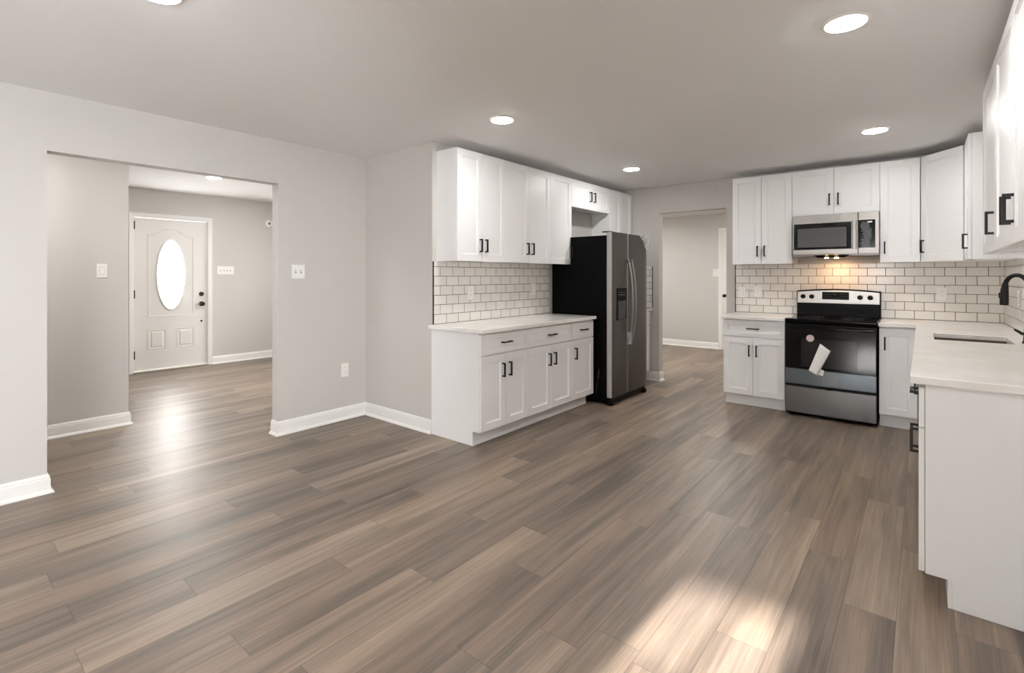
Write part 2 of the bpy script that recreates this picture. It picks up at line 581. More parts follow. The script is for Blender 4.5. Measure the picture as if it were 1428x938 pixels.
# slab with an oval hole: front and back sheets bridged to the oval
n = 64
def outline(k):
    a = 2 * pi * k / n
    c, s_ = cos(a), sin(a)
    y0, y1, z0, z1 = 0 - OVY, DW - OVY, DH0 - OVZ, DH1 - OVZ
    t = min((y1 / c if c > 1e-6 else y0 / c if c < -1e-6 else 1e9), (z1 / s_ if s_ > 1e-6 else z0 / s_ if s_ < -1e-6 else 1e9))
    return OVY + c * t, OVZ + s_ * t
outer = [outline(k) for k in range(n)]
for cy, cz in ((0, DH0), (DW, DH0), (DW, DH1), (0, DH1)):    # pull the nearest vertex onto each corner
    k = min(range(n), key=lambda i: (outer[i][0] - cy) ** 2 + (outer[i][1] - cz) ** 2)
    outer[k] = (cy, cz)
oval = [(OVY + ORY * cos(2 * pi * k / n), OVZ + ORZ * sin(2 * pi * k / n)) for k in range(n)]
rr = [[(0, y, z) for y, z in oval], [(0, y, z) for y, z in outer], [(-.044, y, z) for y, z in outer], [(-.044, y, z) for y, z in oval]]
m.rings(rr + [rr[0]], 0, False, False)
bmesh.ops.remove_doubles(m.b, verts=m.b.verts[:], dist=1e-5)
struct_door = m.obj('slab', 'door', fd)
m = MB()
m.tube([(.003, OVY + (ORY + .004) * cos(2 * pi * k / n), OVZ + (ORZ + .004) * sin(2 * pi * k / n)) for k in range(n)], .013, 10, True)
m.obj('oval_frame', 'door', fd, smooth=True)
m = MB()
m.rings([[(x, OVY + (ORY - .001) * cos(2 * pi * k / n), OVZ + (ORZ - .001) * sin(2 * pi * k / n)) for k in range(n)] for x in (-.026, -.018)])
m.obj('oval_glass', 'doorglass', fd)
def sweep(m, loop, w=.012, d=.008):
    """raised ogee moulding along a closed (y,z) loop"""
    P = [Vector(p) for p in loop]
    N_ = len(P)
    prof = [(-w, -.001), (-w, d * .5), (-w * .35, d), (w * .2, d * .35), (w, d * .6), (w, -.001)]
    rings = []
    for i, p in enumerate(P):
        d0 = (p - P[i - 1]).normalized(); d1 = (P[(i + 1) % N_] - p).normalized()
        n0 = Vector((d0.y, -d0.x)); n1 = Vector((d1.y, -d1.x))
        nn = (n0 + n1)
        nn = nn.normalized() if nn.length > 1e-6 else n0
        nn = nn / max(.4, nn.dot(n0))
        rings.append([(h, p.x + nn.x * o, p.y + nn.y * o) for o, h in prof])
    m.rings(rings + [rings[0]], 0, False, False)
    bmesh.ops.remove_doubles(m.b, verts=m.b.verts[:], dist=1e-6)
pl, pr, pb, ps = .165, DW - .175, .748, 1.882
arch = [(pl, pb), (pr, pb), (pr, ps), (pr - .07, ps)]
cm = (pl + pr) / 2
for k in range(0, 13):
    t = k / 12
    y = (pr - .10) + ((pl + .10) - (pr - .10)) * t
    arch.append((y, ps + .03 + .075 * sin(pi * t)))
arch += [(pl + .07, ps), (pl, ps)]
m = MB(); sweep(m, arch); m.obj('panel_moulding', 'door', fd)
for (a, b) in ((.165, .375), (DW - .385, DW - .170)):
    m = MB(); z0, z1 = .30, .575
    sweep(m, [(a, z0), (b, z0), (b, z1), (a, z1)], .014, .009)
    m.rings([[(0, a + .03, z0 + .03), (0, b - .03, z0 + .03), (0, b - .03, z1 - .03), (0, a + .03, z1 - .03)],
             [(.007, a + .045, z0 + .045), (.007, b - .045, z0 + .045), (.007, b - .045, z1 - .045), (.007, a + .045, z1 - .045)]])
    m.obj('lower_panel', 'door', fd)
for z in (2.005, 1.07, .245):
    MB().box(.001, .044, -.0125, .008, z - .055, z + .055).obj('hinge', 'black', fd, bevel=.002)
kb = 2.782 - EY0 - .015
m = MB(); m.lathe([(.033, .0005), (.033, .008), (.026, .016), (.022, .030), (.018, .032)], 24, (0, kb, 1.052), 'x')
m.obj('deadbolt', 'black', fd, smooth=True)
m = MB(); m.lathe([(.035, .0005), (.035, .008), (.016, .014), (.014, .034), (.028, .042), (.032, .055), (.026, .066), (.01, .070)], 24, (0, kb, .908), 'x')
m.obj('knob', 'black', fd, smooth=True)
m = MB(); m.tube([(.040, kb - .01, .908), (.046, kb - .06, .909), (.044, kb - .085, .905)], [.007, .006, .004], 8)
m.obj('lever', 'steel', fd, smooth=True)
m = MB(); m.lathe([(.014, .0005), (.014, .006), (.008, .008)], 20, (0, kb, .655), 'x')
m.obj('key_cover', 'black', fd, smooth=True)
struct(MB().box(EX - .12, EX + .03, EY0 + .002, EY1 - .002, .0008, .024).obj('trim_4', 'threshold', bevel=.006))

# hall door behind the casing at the far end of the hall
hd_ = structure('door_2', (DHX + .058, HY - .014, .008))
def panel_slab(m, x0, x1, z0, z1, y0, y1, st=.058, rec=.0085, step=True):
    """shaker panel: front at y0 (facing -y), back at y1; recessed centre with a small inner step"""
    def R(i, y): return [(x0 + i, y, z0 + i), (x1 - i, y, z0 + i), (x1 - i, y, z1 - i), (x0 + i, y, z1 - i)]
    rs = [R(0, y1), R(0, y0 + .0015), R(.0015, y0), R(st - .001, y0), R(st + .001, y0 + rec * .55)]
    if step: rs += [R(st + .007, y0 + rec * .55), R(st + .009, y0 + rec)]
    else: rs += [R(st + .003, y0 + rec)]
    m.rings(rs)
    return m
m = MB(); panel_slab(m, 0, .796, 0, 2.105, -.001, .0135, .11, .006)
m.obj('slab', 'door', hd_)
m = MB(); m.lathe([(.028, -.001), (.028, -.008), (.012, -.012), (.012, -.03), (.026, -.04), (.028, -.055), (.018, -.064)], 20, (.052, 0, .957), 'y')
m.obj('knob', 'black', hd_, smooth=True)

# ---------------- unseen windows added for daylight: patio door and gridded window behind camera, foyer one
def sash(m, axis, a0, a1, z0, z1, d0, d1, fw):
    """rectangular frame bars"""
    for (p, q, r, s_) in ((a0, a0 + fw, z0, z1), (a1 - fw, a1, z0, z1), (a0 + fw, a1 - fw, z0, z0 + fw), (a0 + fw, a1 - fw, z1 - fw, z1)):
        if axis == 'y': m.box(d0, d1, p, q, r, s_)
        else: m.box(p, q, d0, d1, r, s_)
def double_hung(name, origin, rz, w, h, grid=False):
    t = structure(name, origin, rz)
    m = MB(); sash(m, 'x', .001, w - .001, .001, h - .001, -.048, .068, .03); m.obj('frame', 'trim', t)
    for nm, z0, z1, d in (('lower_sash', .032, h / 2 + .02, 0.0), ('upper_sash', h / 2 - .02, h - .032, .028)):
        m = MB(); sash(m, 'x', .032, w - .032, z0, z1, d, d + .024, .04)
        if grid:
            zc = (z0 + z1) / 2
            m.box(w / 2 - .012, w / 2 + .012, d + .004, d + .020, z0 + .04, z1 - .04)
            m.box(.072, w / 2 - .012, d + .004, d + .020, zc - .012, zc + .012)
            m.box(w / 2 + .012, w - .072, d + .004, d + .020, zc - .012, zc + .012)
        o = m.obj(nm, 'trim', t)
        MB().box(.071, w - .071, d + .009, d + .015, z0 + .039, z1 - .039).obj('pane', 'glass', o)
    return t
double_hung('added_window_2', (GX1, YB - .055, GZ0), pi, GX1 - GX0, GZ - GZ0, True)  # unseen window added for the floor sun patch; its grid breaks the patch up
double_hung('added_window_3', (FWX0, 5.05, .8), 0, FWX1 - FWX0, 1.4)  # unseen, added to brighten the foyer
win2 = structure('added_window_1', (RX + .06, PY1, 0), -pi / 2)  # unseen patio door, added as the main daylight fill
gw, GH = PY1 - PY0, WZ1
m = MB(); sash(m, 'x', .001, gw - .001, .001, GH - .001, -.058, .055, .04); m.obj('frame', 'trim', win2)
for a0, a1, d in ((.042, gw / 2 + .03, -.03), (gw / 2 - .03, gw - .042, .005)):
    m = MB(); sash(m, 'x', a0, a1, .042, GH - .042, d, d + .03, .06); o = m.obj('sliding_panel', 'trim', win2)
    MB().box(a0 + .059, a1 - .059, d + .011, d + .018, .101, GH - .101).obj('pane', 'glass', o)

# ------------------------------------------------------------------ cabinets
def pull(parent, x, z, vertical=True, L=.112):
    """square black bar pull standing off the door face at local y=0"""
    m = MB(); t = .0112; off = .033
    if vertical:
        m.box(x - t / 2, x + t / 2, -off, -off + t, z - L / 2, z + L / 2)
        m.box(x - t / 2, x + t / 2, -off + t, -.0004, z - L / 2, z - L / 2 + t)
        m.box(x - t / 2, x + t / 2, -off + t, -.0004, z + L / 2 - t, z + L / 2)
    else:
        m.box(x - L / 2, x + L / 2, -off, -off + t, z - t / 2, z + t / 2)
        m.box(x - L / 2, x - L / 2 + t, -off + t, -.0004, z - t / 2, z + t / 2)
        m.box(x + L / 2 - t, x + L / 2, -off + t, -.0004, z - t / 2, z + t / 2)
    return m.obj('handle', 'black', parent)

G = .0016
def front(parent, name, x0, x1, z0, z1, handle=None, st=.058):
    m = MB(); panel_slab(m, x0 + G, x1 - G, z0 + G, z1 - G, 0, .019, st)
    o = m.obj(name, 'cabinet', parent)
    if handle: pull(o, *handle)
    return o

ZT, ZM0, ZM1, ZTOP = .117, .698, .704, .866
def base_cabinet(label, loc, rz, w, depth, doors, drawer=True, group='white base cabinets', drawer_handle=True, toe=.09, name='base_cabinet', top=.8805):
    """doors: list of (x0, x1, handle_x or None)"""
    t = thing(name, label, 'cabinet', loc, rz, group)
    m = MB()
    m.prism([(.021, .112), (.021, top), (depth, top), (depth, .0008), (toe + .012, .0008), (toe + .012, .112)], 'x', 0.0006, w - .0006)
    m.obj('carcass', 'cabinet', t, bevel=.001)
    MB().box(.0007, w - .0007, toe, toe + .0115, .0008, .1115).obj('toe_kick', 'cabinet', t)
    if drawer:
        front(t, 'drawer', 0, w, ZM1, ZTOP, ((w / 2, (ZM1 + ZTOP) / 2 + .004, False) if drawer_handle else None), st=.042)
    for x0, x1, hx in doors:
        front(t, 'door', x0, x1, ZT, ZM0 if drawer else ZTOP, ((hx, .568 if drawer else .735, True) if hx is not None else None))
    return t

def wall_cabinet(label, loc, rz, w, h, depth, doors, group='white wall cabinets', hz=None, name='wall_cabinet'):
    t = thing(name, label, 'cabinet', loc, rz, group)
    m = MB(); a, b = .0006, w - .0006
    T = .016
    m.box(a, a + T, .021, depth, 0, h)
    m.box(b - T, b, .021, depth, 0, h)
    m.box(a + T, b - T, .021, depth, h - T, h)
    m.box(a + T, b - T, .037, depth, .018, .018 + T)
    m.box(a + T, b - T, depth - .006, depth, .034, h - T)
    m.box(a + T, b - T, .021, .037, 0, .05)
    m.box(a + T, b - T, .021, .037, h - .06, h - T)
    m.obj('carcass', 'cabinet', t)
    for x0, x1, hx in doors:
        front(t, 'door', x0, x1, -.001, h, ((hx, (.135 if hz is None else hz), True) if hx is not None else None))
    return t

R90 = radians(90)
# left run, base
LBX, LB = -2.600, [2.79, 3.375, 4.075, 4.475]
dpt = LBX - KX - .0015
def two(w, g=.042): return [(0, w / 2, w / 2 - g), (w / 2, w, w / 2 + g)]
base_cabinet('white base cabinet nearest the camera in the left run, its plain end panel showing', (LBX, LB[0], 0), R90, LB[1] - LB[0], dpt, two(LB[1] - LB[0]))
base_cabinet('middle white base cabinet of the left run, drawer over two doors', (LBX, LB[1], 0), R90, LB[2] - LB[1], dpt, two(LB[2] - LB[1]))
base_cabinet('narrow white base cabinet with one door and short drawer beside the refrigerator', (LBX, LB[2], 0), R90, LB[3] - LB[2], dpt, [(0, LB[3] - LB[2], .045)])
# base beyond the fridge
base_cabinet('white base cabinet sliver seen past the far side of the refrigerator', (-2.662, 5.46, 0), R90, .525, -2.662 - KX - .0015, [(0, .525, .045)])
# stove wall, base
SBX0, SBX1 = -1.594, -1.024
base_cabinet('white base cabinet left of the stove, one drawer over two doors', (SBX0, 5.39, 0), 0, SBX1 - SBX0, BY - 5.39 - .0015, two(SBX1 - SBX0, .034), toe=.075)
base_cabinet('narrow white base cabinet right of the stove, one full-height door', (-.293, 5.39, 0), 0, .262, BY - 5.39 - .0015, [(0, .262, .042)], drawer=False, toe=.075)
# right run, base (local x runs towards the camera)
RBX = -.012
def rb(y0, y1): return (RBX, y1, 0), -R90, y1 - y0, RX - RBX - .0015
base_cabinet('white base cabinet at the near end of the sink run, plain end panel facing us', *rb(2.63, 3.335), two(.705), toe=.09)
base_cabinet('white base cabinet seen edge-on between the sink cabinet and the run end', *rb(3.337, 3.972), [(0, .635, None)], drawer_handle=False)
base_cabinet('white sink base cabinet seen edge-on below the faucet', *rb(3.974, 4.866), two(.892), drawer=True, drawer_handle=False, top=.66)
c_ = base_cabinet('white corner base cabinet where the sink run meets the stove wall', *rb(4.868, BY - .002), [(BY - .002 - 5.372, BY - .002 - 4.868, BY - .002 - 4.868 - .05)], drawer=False)

# left run, wall cabinets
UX, UZ, UH = -2.917, 1.442, .926
ud = UX - KX - .0015
LU = [2.847, 3.455, 4.165, 4.56, 5.402, 5.996]
def uw(i): return LU[i + 1] - LU[i]
wall_cabinet('white two-door wall cabinet nearest the camera on the left, side panel showing', (UX, LU[0], UZ), R90, uw(0), UH, ud, two(uw(0), .034))
wall_cabinet('white two-door wall cabinet in the middle of the left upper row', (UX, LU[1], UZ), R90, uw(1), UH, ud, two(uw(1), .04))
wall_cabinet('white single-door wall cabinet just left of the niche over the refrigerator', (UX, LU[2], UZ), R90, uw(2), UH, ud, [(0, uw(2), uw(2) - .03)])
wall_cabinet('short white two-door wall cabinet above the open niche over the refrigerator', (UX, LU[3], 2.066), R90, uw(3), UZ + UH - 2.066, ud, two(uw(3), .042), hz=.146)
wall_cabinet('white wall cabinet at the far end of the left row, behind the refrigerator top', (UX, LU[4], UZ), R90, uw(4), UH, ud, two(uw(4), .034))
# stove wall, wall cabinets
SU = [-1.592, -1.018, -.302, -.015]
sd_ = BY - 5.70 - .0015
wall_cabinet('white two-door wall cabinet beside the hall doorway, left of the microwave', (SU[0], 5.70, UZ), 0, SU[1] - SU[0], UH, sd_, two(SU[1] - SU[0], .034))
wall_cabinet('short white two-door wall cabinet directly above the microwave', (SU[1], 5.70, 1.915), 0, SU[2] - SU[1], UZ + UH - 1.915, sd_, two(SU[2] - SU[1], .036), hz=.145)
wall_cabinet('narrow white single-door wall cabinet immediately right of the microwave', (SU[2], 5.70, UZ), 0, SU[3] - SU[2], UH, sd_, [(0, SU[3] - SU[2], .036)])
# diagonal corner cabinet
ca, cb = Vector((-.0135, 5.70)), Vector((.2535, 5.374))
dl = (cb - ca).length
dirv = (cb - ca) / dl
ang = math.atan2(dirv.y, dirv.x)
dc = thing('corner_wall_cabinet', 'white diagonal corner wall cabinet between stove wall and sink wall', 'cabinet', (ca.x, ca.y, UZ), ang, 'white wall cabinets')
inv = Matrix.Rotation(-ang, 2)
def loc2(x, y): return tuple(inv @ (Vector((x, y)) - ca))
nrm = Vector((-dirv.y, dirv.x))
pa, pb_ = ca + nrm * .022, cb + nrm * .022
m = MB()
m.prism([loc2(pa.x, pa.y), loc2(-.0135, 5.74), loc2(-.0135, BY - .0015), loc2(RX - .0015, BY - .0015), loc2(RX - .0015, 5.375), loc2(.29, 5.375), loc2(pb_.x, pb_.y)], 'z', 0, UH)
m.obj('carcass', 'cabinet', dc)
front(dc, 'door', .004, dl - .004, -.001, UH, (.036, .135, True))
# right wall, wall cabinets
RUX = .2600
def ru(y0, y1): return (RUX, y1, UZ), -R90, y1 - y0, UH, RX - RUX - .0015
wall_cabinet('white narrow wall cabinet on the sink wall beside the diagonal corner cabinet', *ru(4.972, 5.372), [(0, .40, .36)])
RUX = .2685
wall_cabinet('white single-door wall cabinet on the right wall, first across the gap over the sink', *ru(3.31, 3.935), [(0, .625, .572)])
wall_cabinet('white two-door wall cabinet on the right wall closest to the camera', *ru(2.13, 3.308), two(1.178, .045))

# ------------------------------------------------------------------ worktops
WT0, WT1 = .8815, .912
def worktop(label, m):
    o = m.obj('worktop', 'quartz', bevel=.003)
    return tag(o, label, 'countertop', 'white quartz worktops')
worktop('white quartz worktop on the left cabinet run, ending at the refrigerator', MB().box(KX + .001, -2.557, 2.757, 4.462, WT0, WT1))
worktop('small white quartz worktop beyond the refrigerator against the doorway wall', MB().box(KX + .001, -2.628, 5.445, BY - .001, WT0, WT1))
worktop('short white quartz worktop left of the stove', MB().box(-1.622, -1.021, 5.362, BY - .001, WT0, WT1))
SX0, SX1, SY0, SY1 = .06, .428, 4.19, 4.66
worktop('long white quartz worktop with the sink cut-out, turning the corner right of the stove',
        MB().cells([-.297, -.040, SX0, SX1, RX - .001], [2.602, SY0, SY1, 5.362, BY - .001],
                   lambda i, j: not ((i == 0 and j < 3) or (i == 2 and j == 1)), 'z', WT0, WT1))
# undermount sink
sk = thing('sink', 'undermount stainless sink set in the worktop below the black faucet', 'sink', ((SX0 + SX1) / 2, (SY0 + SY1) / 2, .68))
hx, hy, dz = (SX1 - SX0) / 2 + .004, (SY1 - SY0) / 2 + .004, .2012
m = MB()
def rc(a, b, z): return [(-a, -b, z), (a, -b, z), (a, b, z), (-a, b, z)]
m.rings([rc(hx + .02, hy + .02, dz - .001), rc(hx, hy, dz - .001), rc(hx - .004, hy - .004, .012), rc(hx - .03, hy - .03, .004), rc(.045, .045, .002)], 0, False, True)
o = m.obj('basin', 'sinksteel', sk)
so = o.modifiers.new('shell', 'SOLIDIFY'); so.thickness = .002; so.offset = -1
m = MB(); m.lathe([(.04, .0035), (.04, .006), (.03, .0065), (.028, .0045), (.005, .0045)], 24); m.obj('drain', 'steel', sk, smooth=True)

# black gooseneck faucet
fx, fy = .492, 4.285
tx, ty = .400, 4.372
fa = thing('faucet', 'matte black gooseneck pull-down faucet at the right frame edge over the sink', 'faucet', (fx, fy, WT1 + .0005), math.atan2(ty - fy, tx - fx))
span = math.hypot(tx - fx, ty - fy)
m = MB(); m.lathe([(.029, 0), (.029, .006), (.024, .012), (.021, .05), (.020, .09), (.013, .10)], 24); m.obj('base', 'black', fa, smooth=True)
m = MB()
path = [(0, 0, .09), (0, 0, .20), (0, 0, .34)]
for k in range(1, 13):
    a = pi - pi * k / 12 * .95
    path.append((span / 2 + span / 2 * cos(a), 0, .34 + span / 2 * 1.12 * sin(a)))
m.tube(path, .0125, 12); m.obj('spout', 'black', fa, smooth=True)
e = Vector(path[-1])
m = MB(); m.tube([e + Vector((0, 0, .012)), e + Vector((.001, 0, -.01)), e + Vector((.004, 0, -.03)), e + Vector((.006, 0, -.10)), e + Vector((.007, 0, -.128))], [.0135, .0165, .019, .0215, .0205], 16)
hd = m.obj('spray_head', 'black', fa, smooth=True)
MB().box(e.x + .022, e.x + .034, -.008, .008, e.z - .085, e.z - .05).obj('spray_button', 'black', hd, bevel=.003)
m = MB(); m.tube([(0, .018, .055), (0, .045, .06), (.0, .095, .085)], [.010, .009, .006], 10); m.obj('lever', 'black', fa, smooth=True)

# ------------------------------------------------------------------ tile backsplashes
TT = .008
def backsplash(label, loc, rz, w, h, edge, cells=None):
    t = thing('tile_backsplash', label, 'backsplash', loc, rz, 'white subway tile backsplashes')
    m = MB()
    if cells: m.cells(*cells, 'y', -TT, -.0004)
    else: m.box(0, w, -TT, -.0004, 0, h)
    m.obj('tile_field', 'tile', t)
    for side in edge:
        x = -.0075 if side == 'l' else w + .0005
        MB().box(x, x + .007, -TT - .001, -.0004, 0, h).obj('edge_trim', 'black', t)
    return t
BH = UZ - WT1 - .0015
backsplash('white subway tile backsplash above the left worktop', (KX, 2.812, WT1 + .0006), R90, 1.672, BH, 'l')
backsplash('strip of white subway tile between refrigerator and doorway', (KX + .0015, BY, WT1 + .0006), 0, .528, BH, 'r')
backsplash('white subway tile backsplash behind the stove', (-1.637, BY, WT1 + .0006), 0, RX + 1.637 - TT - .001, BH, 'l')
y0r = BY - TT - .001
backsplash('white subway tile on the sink wall behind the faucet', (RX, y0r, WT1 + .0006), -R90, y0r - 2.61, BH, '')

# ------------------------------------------------------------------ refrigerator
fr = thing('refrigerator', 'side-by-side stainless refrigerator with black sides, in the left run', 'refrigerator', (-2.42, 4.532, 0), R90)
FW, SPL = .828, .360
MB().box(.004, FW - .004, .066, .735, .03, 1.733).obj('body', 'blackside', fr, bevel=.004)
def fdoor(x0, x1, mats='darksteel'):
    m = MB()
    r = .012
    pts = [(x0, .060), (x0, r), (x0 + r * .3, r * .3), (x0 + r, 0)] + [(x0 + (x1 - x0) * k / 6, -.006 * sin(pi * k / 6)) for k in range(1, 6)] + [(x1 - r, 0), (x1 - r * .3, r * .3), (x1, r), (x1, .060)]
    m.prism(pts, 'z', .082, 1.766)
    m.b.normal_update()
    for f in m.b.faces:
        if abs(f.normal.x) > .9: f.material_index = 1  # door sides take the tone that stands for light on them
    return m.obj('door', [mats, 'litdoorside'], fr, smooth=True, bevel=.003)
ld = fdoor(0, SPL - .002)
rd = fdoor(SPL + .002, FW)
def fhandle(par, x, mats):
    m = MB(); n = 20
    rs = []
    for k in range(n + 1):
        t = k / n
        z = .615 + (1.495 - .615) * t
        y = -.012 - .062 * (sin(pi * t) ** .6 if 0 < t < 1 else 0)
        w2, d2 = .011, .008
        rs.append([(x - w2, y + d2, z), (x - w2, y - d2 * .4, z), (x - w2 * .5, y - d2, z), (x + w2 * .5, y - d2, z), (x + w2, y - d2 * .4, z), (x + w2, y + d2, z)])
    m.rings(rs)
    for z0, z1 in ((.612, .66), (1.45, 1.498)):
        m.box(x - .012, x + .012, -.03, -.0025, z0, z1)
    return m.obj('handle', mats, par, smooth=True, bevel=.002)
fhandle(ld, SPL - .035, 'steel')
fhandle(rd, SPL + .035, 'steel')
# plastic wrap left on the lower end of the left handle
m = MB(); rs = []
for k in range(9):
    z = .600 + .016 * k
    rs.append([(SPL - .035 + (.019 + .004 * sin(k * 2.1 + j * 1.7)) * cos(j * pi / 5), -.032 + (.024 + .004 * sin(k * 1.3 + j * 2.3)) * sin(j * pi / 5), z) for j in range(10)])
m.rings(rs, 0, False, False); m.obj('plastic_wrap', 'film', ld)
# water dispenser
d0, d1, dz0, dz1 = .090, .300, .862, 1.196
m = MB()
m.cells([d0, d0 + .012, d1 - .012, d1], [dz0, dz0 + .02, dz0 + .205, dz1], lambda i, j: not (i == 1 and j == 1), 'y', -.013, -.004)
m.box(d0 + .012, d1 - .012, -.0062, -.0052, dz0 + .02, dz0 + .205, 0)
m.box(d0 + .06, d0 + .085, -.0125, -.0065, dz0 + .10, dz0 + .19, 0)
m.box(d0 + .115, d0 + .14, -.0125, -.0065, dz0 + .10, dz0 + .19, 0)
for i in range(4):
    m.box(d0 + .03 + i * .04, d0 + .05 + i * .04, -.0136, -.0129, dz1 - .075, dz1 - .07, 1)
    m.box(d0 + .032 + i * .04, d0 + .046 + i * .04, -.0136, -.0129, dz1 - .05, dz1 - .047, 1)
m.obj('water_dispenser', ['blackplastic', 'marks'], ld)
MB().box(d0 - .004, d1 + .006, -.0055, -.0035, dz0 - .006, dz1 + .004).obj('dispenser_bezel', 'steel', ld)
# film crumpled over the dispenser, film flap at the upper right corner
def crumple(m, x0, x1, z0, z1, y, amp, nx=9, nz=9, keep=lambda u, v: True, seed=1):
    rnd = random.Random(seed)
    V = {}
    for i in range(nx + 1):
        for j in range(nz + 1):
            V[i, j] = m.b.verts.new((x0 + (x1 - x0) * i / nx + rnd.uniform(-.3, .3) * (x1 - x0) / nx, y - rnd.uniform(0, amp), z0 + (z1 - z0) * j / nz + rnd.uniform(-.3, .3) * (z1 - z0) / nz))
    for i in range(nx):
        for j in range(nz):
            if keep((i + .5) / nx, (j + .5) / nz):
                m.b.faces.new((V[i, j], V[i + 1, j], V[i + 1, j + 1], V[i, j + 1]))
    return m
m = MB(); crumple(m, d0 + .01, d1 - .03, dz0 + .005, dz0 + .20, -.0145, .012, 8, 9, seed=3); m.obj('dispenser_film', 'thinfilm', ld)
m = MB(); crumple(m, FW - .20, FW + .004, 1.56, 1.768, -.0085, .014, 8, 8, lambda u, v: v > 1.0 - u * 1.15 and v > .1 + abs(u - .8) * .5, seed=5); m.obj('film_flap', 'film', rd)
# grille and feet
MB().box(.012, FW - .012, .02, .064, .022, .078).obj('base_grille', 'blackplastic', fr, bevel=.004)
for x in (.004, FW - .064):
    m = MB(); m.box(x, x + .06, .000, .066, .0008, .045); m.obj('foot', 'blackplastic', fr, bevel=.008)
for x in (.02, FW - .08):
    MB().box(x, x + .06, .03, .13, 1.7675, 1.776).obj('hinge_cover', 'blackplastic', fr, bevel=.004)
m = MB(); m.tube([(.001, .150, .36), (.0, .158, .27), (.0015, .170, .235)], [.005, .007, .003], 8)
m.tube([(.001, .168, .225), (.0, .178, .16), (.0, .184, .09)], [.004, .006, .003], 8)
m.obj('loose_tape', 'grey', fr, smooth=True)

# ------------------------------------------------------------------ stove
RXA, RXB = -1.0125, -.3035
st = thing('stove', 'stainless and black electric stove between the base cabinets', 'stove', (RXA, 5.322, 0), 0)
SW = RXB - RXA
SD = BY - 5.322 - TT - .004
m = MB(); m.box(.001, SW - .001, .052, SD, .012, .905); m.obj('body', 'blackside', st, bevel=.003)
m = MB()
m.prism([(.012, .880), (.006, .905), (.012, .917), (SD - .085, .917), (SD - .085, .9055), (.050, .9055), (.050, .880)], 'x', 0, SW)
ct = m.obj('cooktop', 'blackglass', st, bevel=.004)
for bx, by, r in ((.19, .20, .105), (.52, .20, .085), (.19, .43, .075), (.52, .43, .10)):
    m = MB(); n = 40
    for q in (r, r * .62):
        ring = lambda rad, z: [(bx + rad * cos(2 * pi * k / n), by + rad * sin(2 * pi * k / n), z) for k in range(n)]
        m.rings([ring(q, .9172), ring(q, .9176), ring(q - .003, .9176), ring(q - .003, .9172)], 0, False, False)
    m.obj('burner_ring', 'grey', ct)
# backguard with an arched top
m = MB(); n = 16
b0, b1 = SD - .080, SD
def btop(x): return 1.168 + .020 * sin(pi * min(1, max(0, x / SW)))
xs = [SW * k / n for k in range(n + 1)]
m.prism([(0.002, .918)] + [(max(.002, min(SW - .002, x)), btop(x)) for x in xs] + [(SW - .002, .918)], 'y', b0, b1)
bgd = m.obj('backguard', 'blackplastic', st, bevel=.004)
m = MB()
m.prism([(.010, 1.043)] + [(max(.010, min(SW - .010, x)), btop(x) - .014) for x in xs] + [(SW - .010, 1.043)], 'y', b0 - .012, b0 - .0006)
cp = m.obj('control_panel', 'panelsteel', st, bevel=.003)
m = MB(); m.box(.228, .455, b0 - .0145, b0 - .0125, 1.082, 1.158, 0)
for i in range(4):
    for j in range(3):
        m.box(.240 + i * .018, .251 + i * .018, b0 - .0151, b0 - .0146, 1.094 + j * .019, 1.0975 + j * .019, 1)
        m.box(.376 + i * .018, .387 + i * .018, b0 - .0151, b0 - .0146, 1.094 + j * .019, 1.0975 + j * .019, 1)
m.box(.325, .350, b0 - .0151, b0 - .0146, 1.128, 1.139, 1)
m.box(.300, .365, b0 - .0151, b0 - .0146, 1.092, 1.095, 1)
m.obj('display', ['blackglass', 'grey'], cp)
for x in (.060, .138, .545, .625):
    m = MB(); m.lathe([(.023, b0 - .0125), (.023, b0 - .020), (.0195, b0 - .024), (.018, b0 - .040), (.012, b0 - .042)], 24, (x, 0, 1.108), 'y')
    m.box(x - .004, x + .004, b0 - .048, b0 - .041, 1.090, 1.126)
    k = m.obj('knob', 'blackplastic', cp, smooth=True)
    MB().box(x - .0012, x + .0012, b0 - .0125, b0 - .012, 1.062, 1.072).obj('knob_mark', 'gasket', cp)
# oven door
m = MB(); m.box(.003, SW - .003, .002, .050, .452, .868); od = m.obj('oven_door', 'blackglass', st, bevel=.004)
MB().box(.135, .570, -.0002, .0016, .475, .738).obj('oven_window', 'ovenwin', od)
m = MB(); rs = []
for k in range(15):
    x = .02 + (SW - .04) * k / 14
    y = -.020 - .010 * sin(pi * k / 14)
    rs.append([(x, y + .012 * cos(a), .838 + .012 * sin(a)) for a in [2 * pi * j / 10 for j in range(10)]])
m.rings(rs)
for x in (.045, SW - .045): m.box(x - .014, x + .014, -.022, .0025, .828, .848)
m.obj('handle', 'blackglass', od, smooth=True)
m = MB(); m.box(.003, SW - .003, .000, .050, .306, .4505); lp = m.obj('lower_trim', 'filmsteel', st, bevel=.003)
m = MB(); crumple(m, .30, .42, .325, .44, -.0012, .006, 8, 8, seed=9); m.obj('film_patch', 'thinfilm', lp)
m = MB(); m.lathe([(.032, .0015), (.032, -.0012), (.002, -.0014)], 32, (.210, 0, .742), 'y'); m.obj('round_sticker', 'sticker', od)
for o in (od.children[-1],): o['label'] = 'round pale pink sticker'
m = MB(); m.box(.003, SW - .003, .000, .050, .040, .281); dr = m.obj('storage_drawer', 'drawersteel', st, bevel=.004)
MB().box(.33, .385, -.004, .0005, .2815, .29).obj('drawer_catch', 'blackplastic', st)
MB().box(.004, SW - .004, .014, .051, .2815, .3055).obj('drawer_gap', 'blackplastic', st)
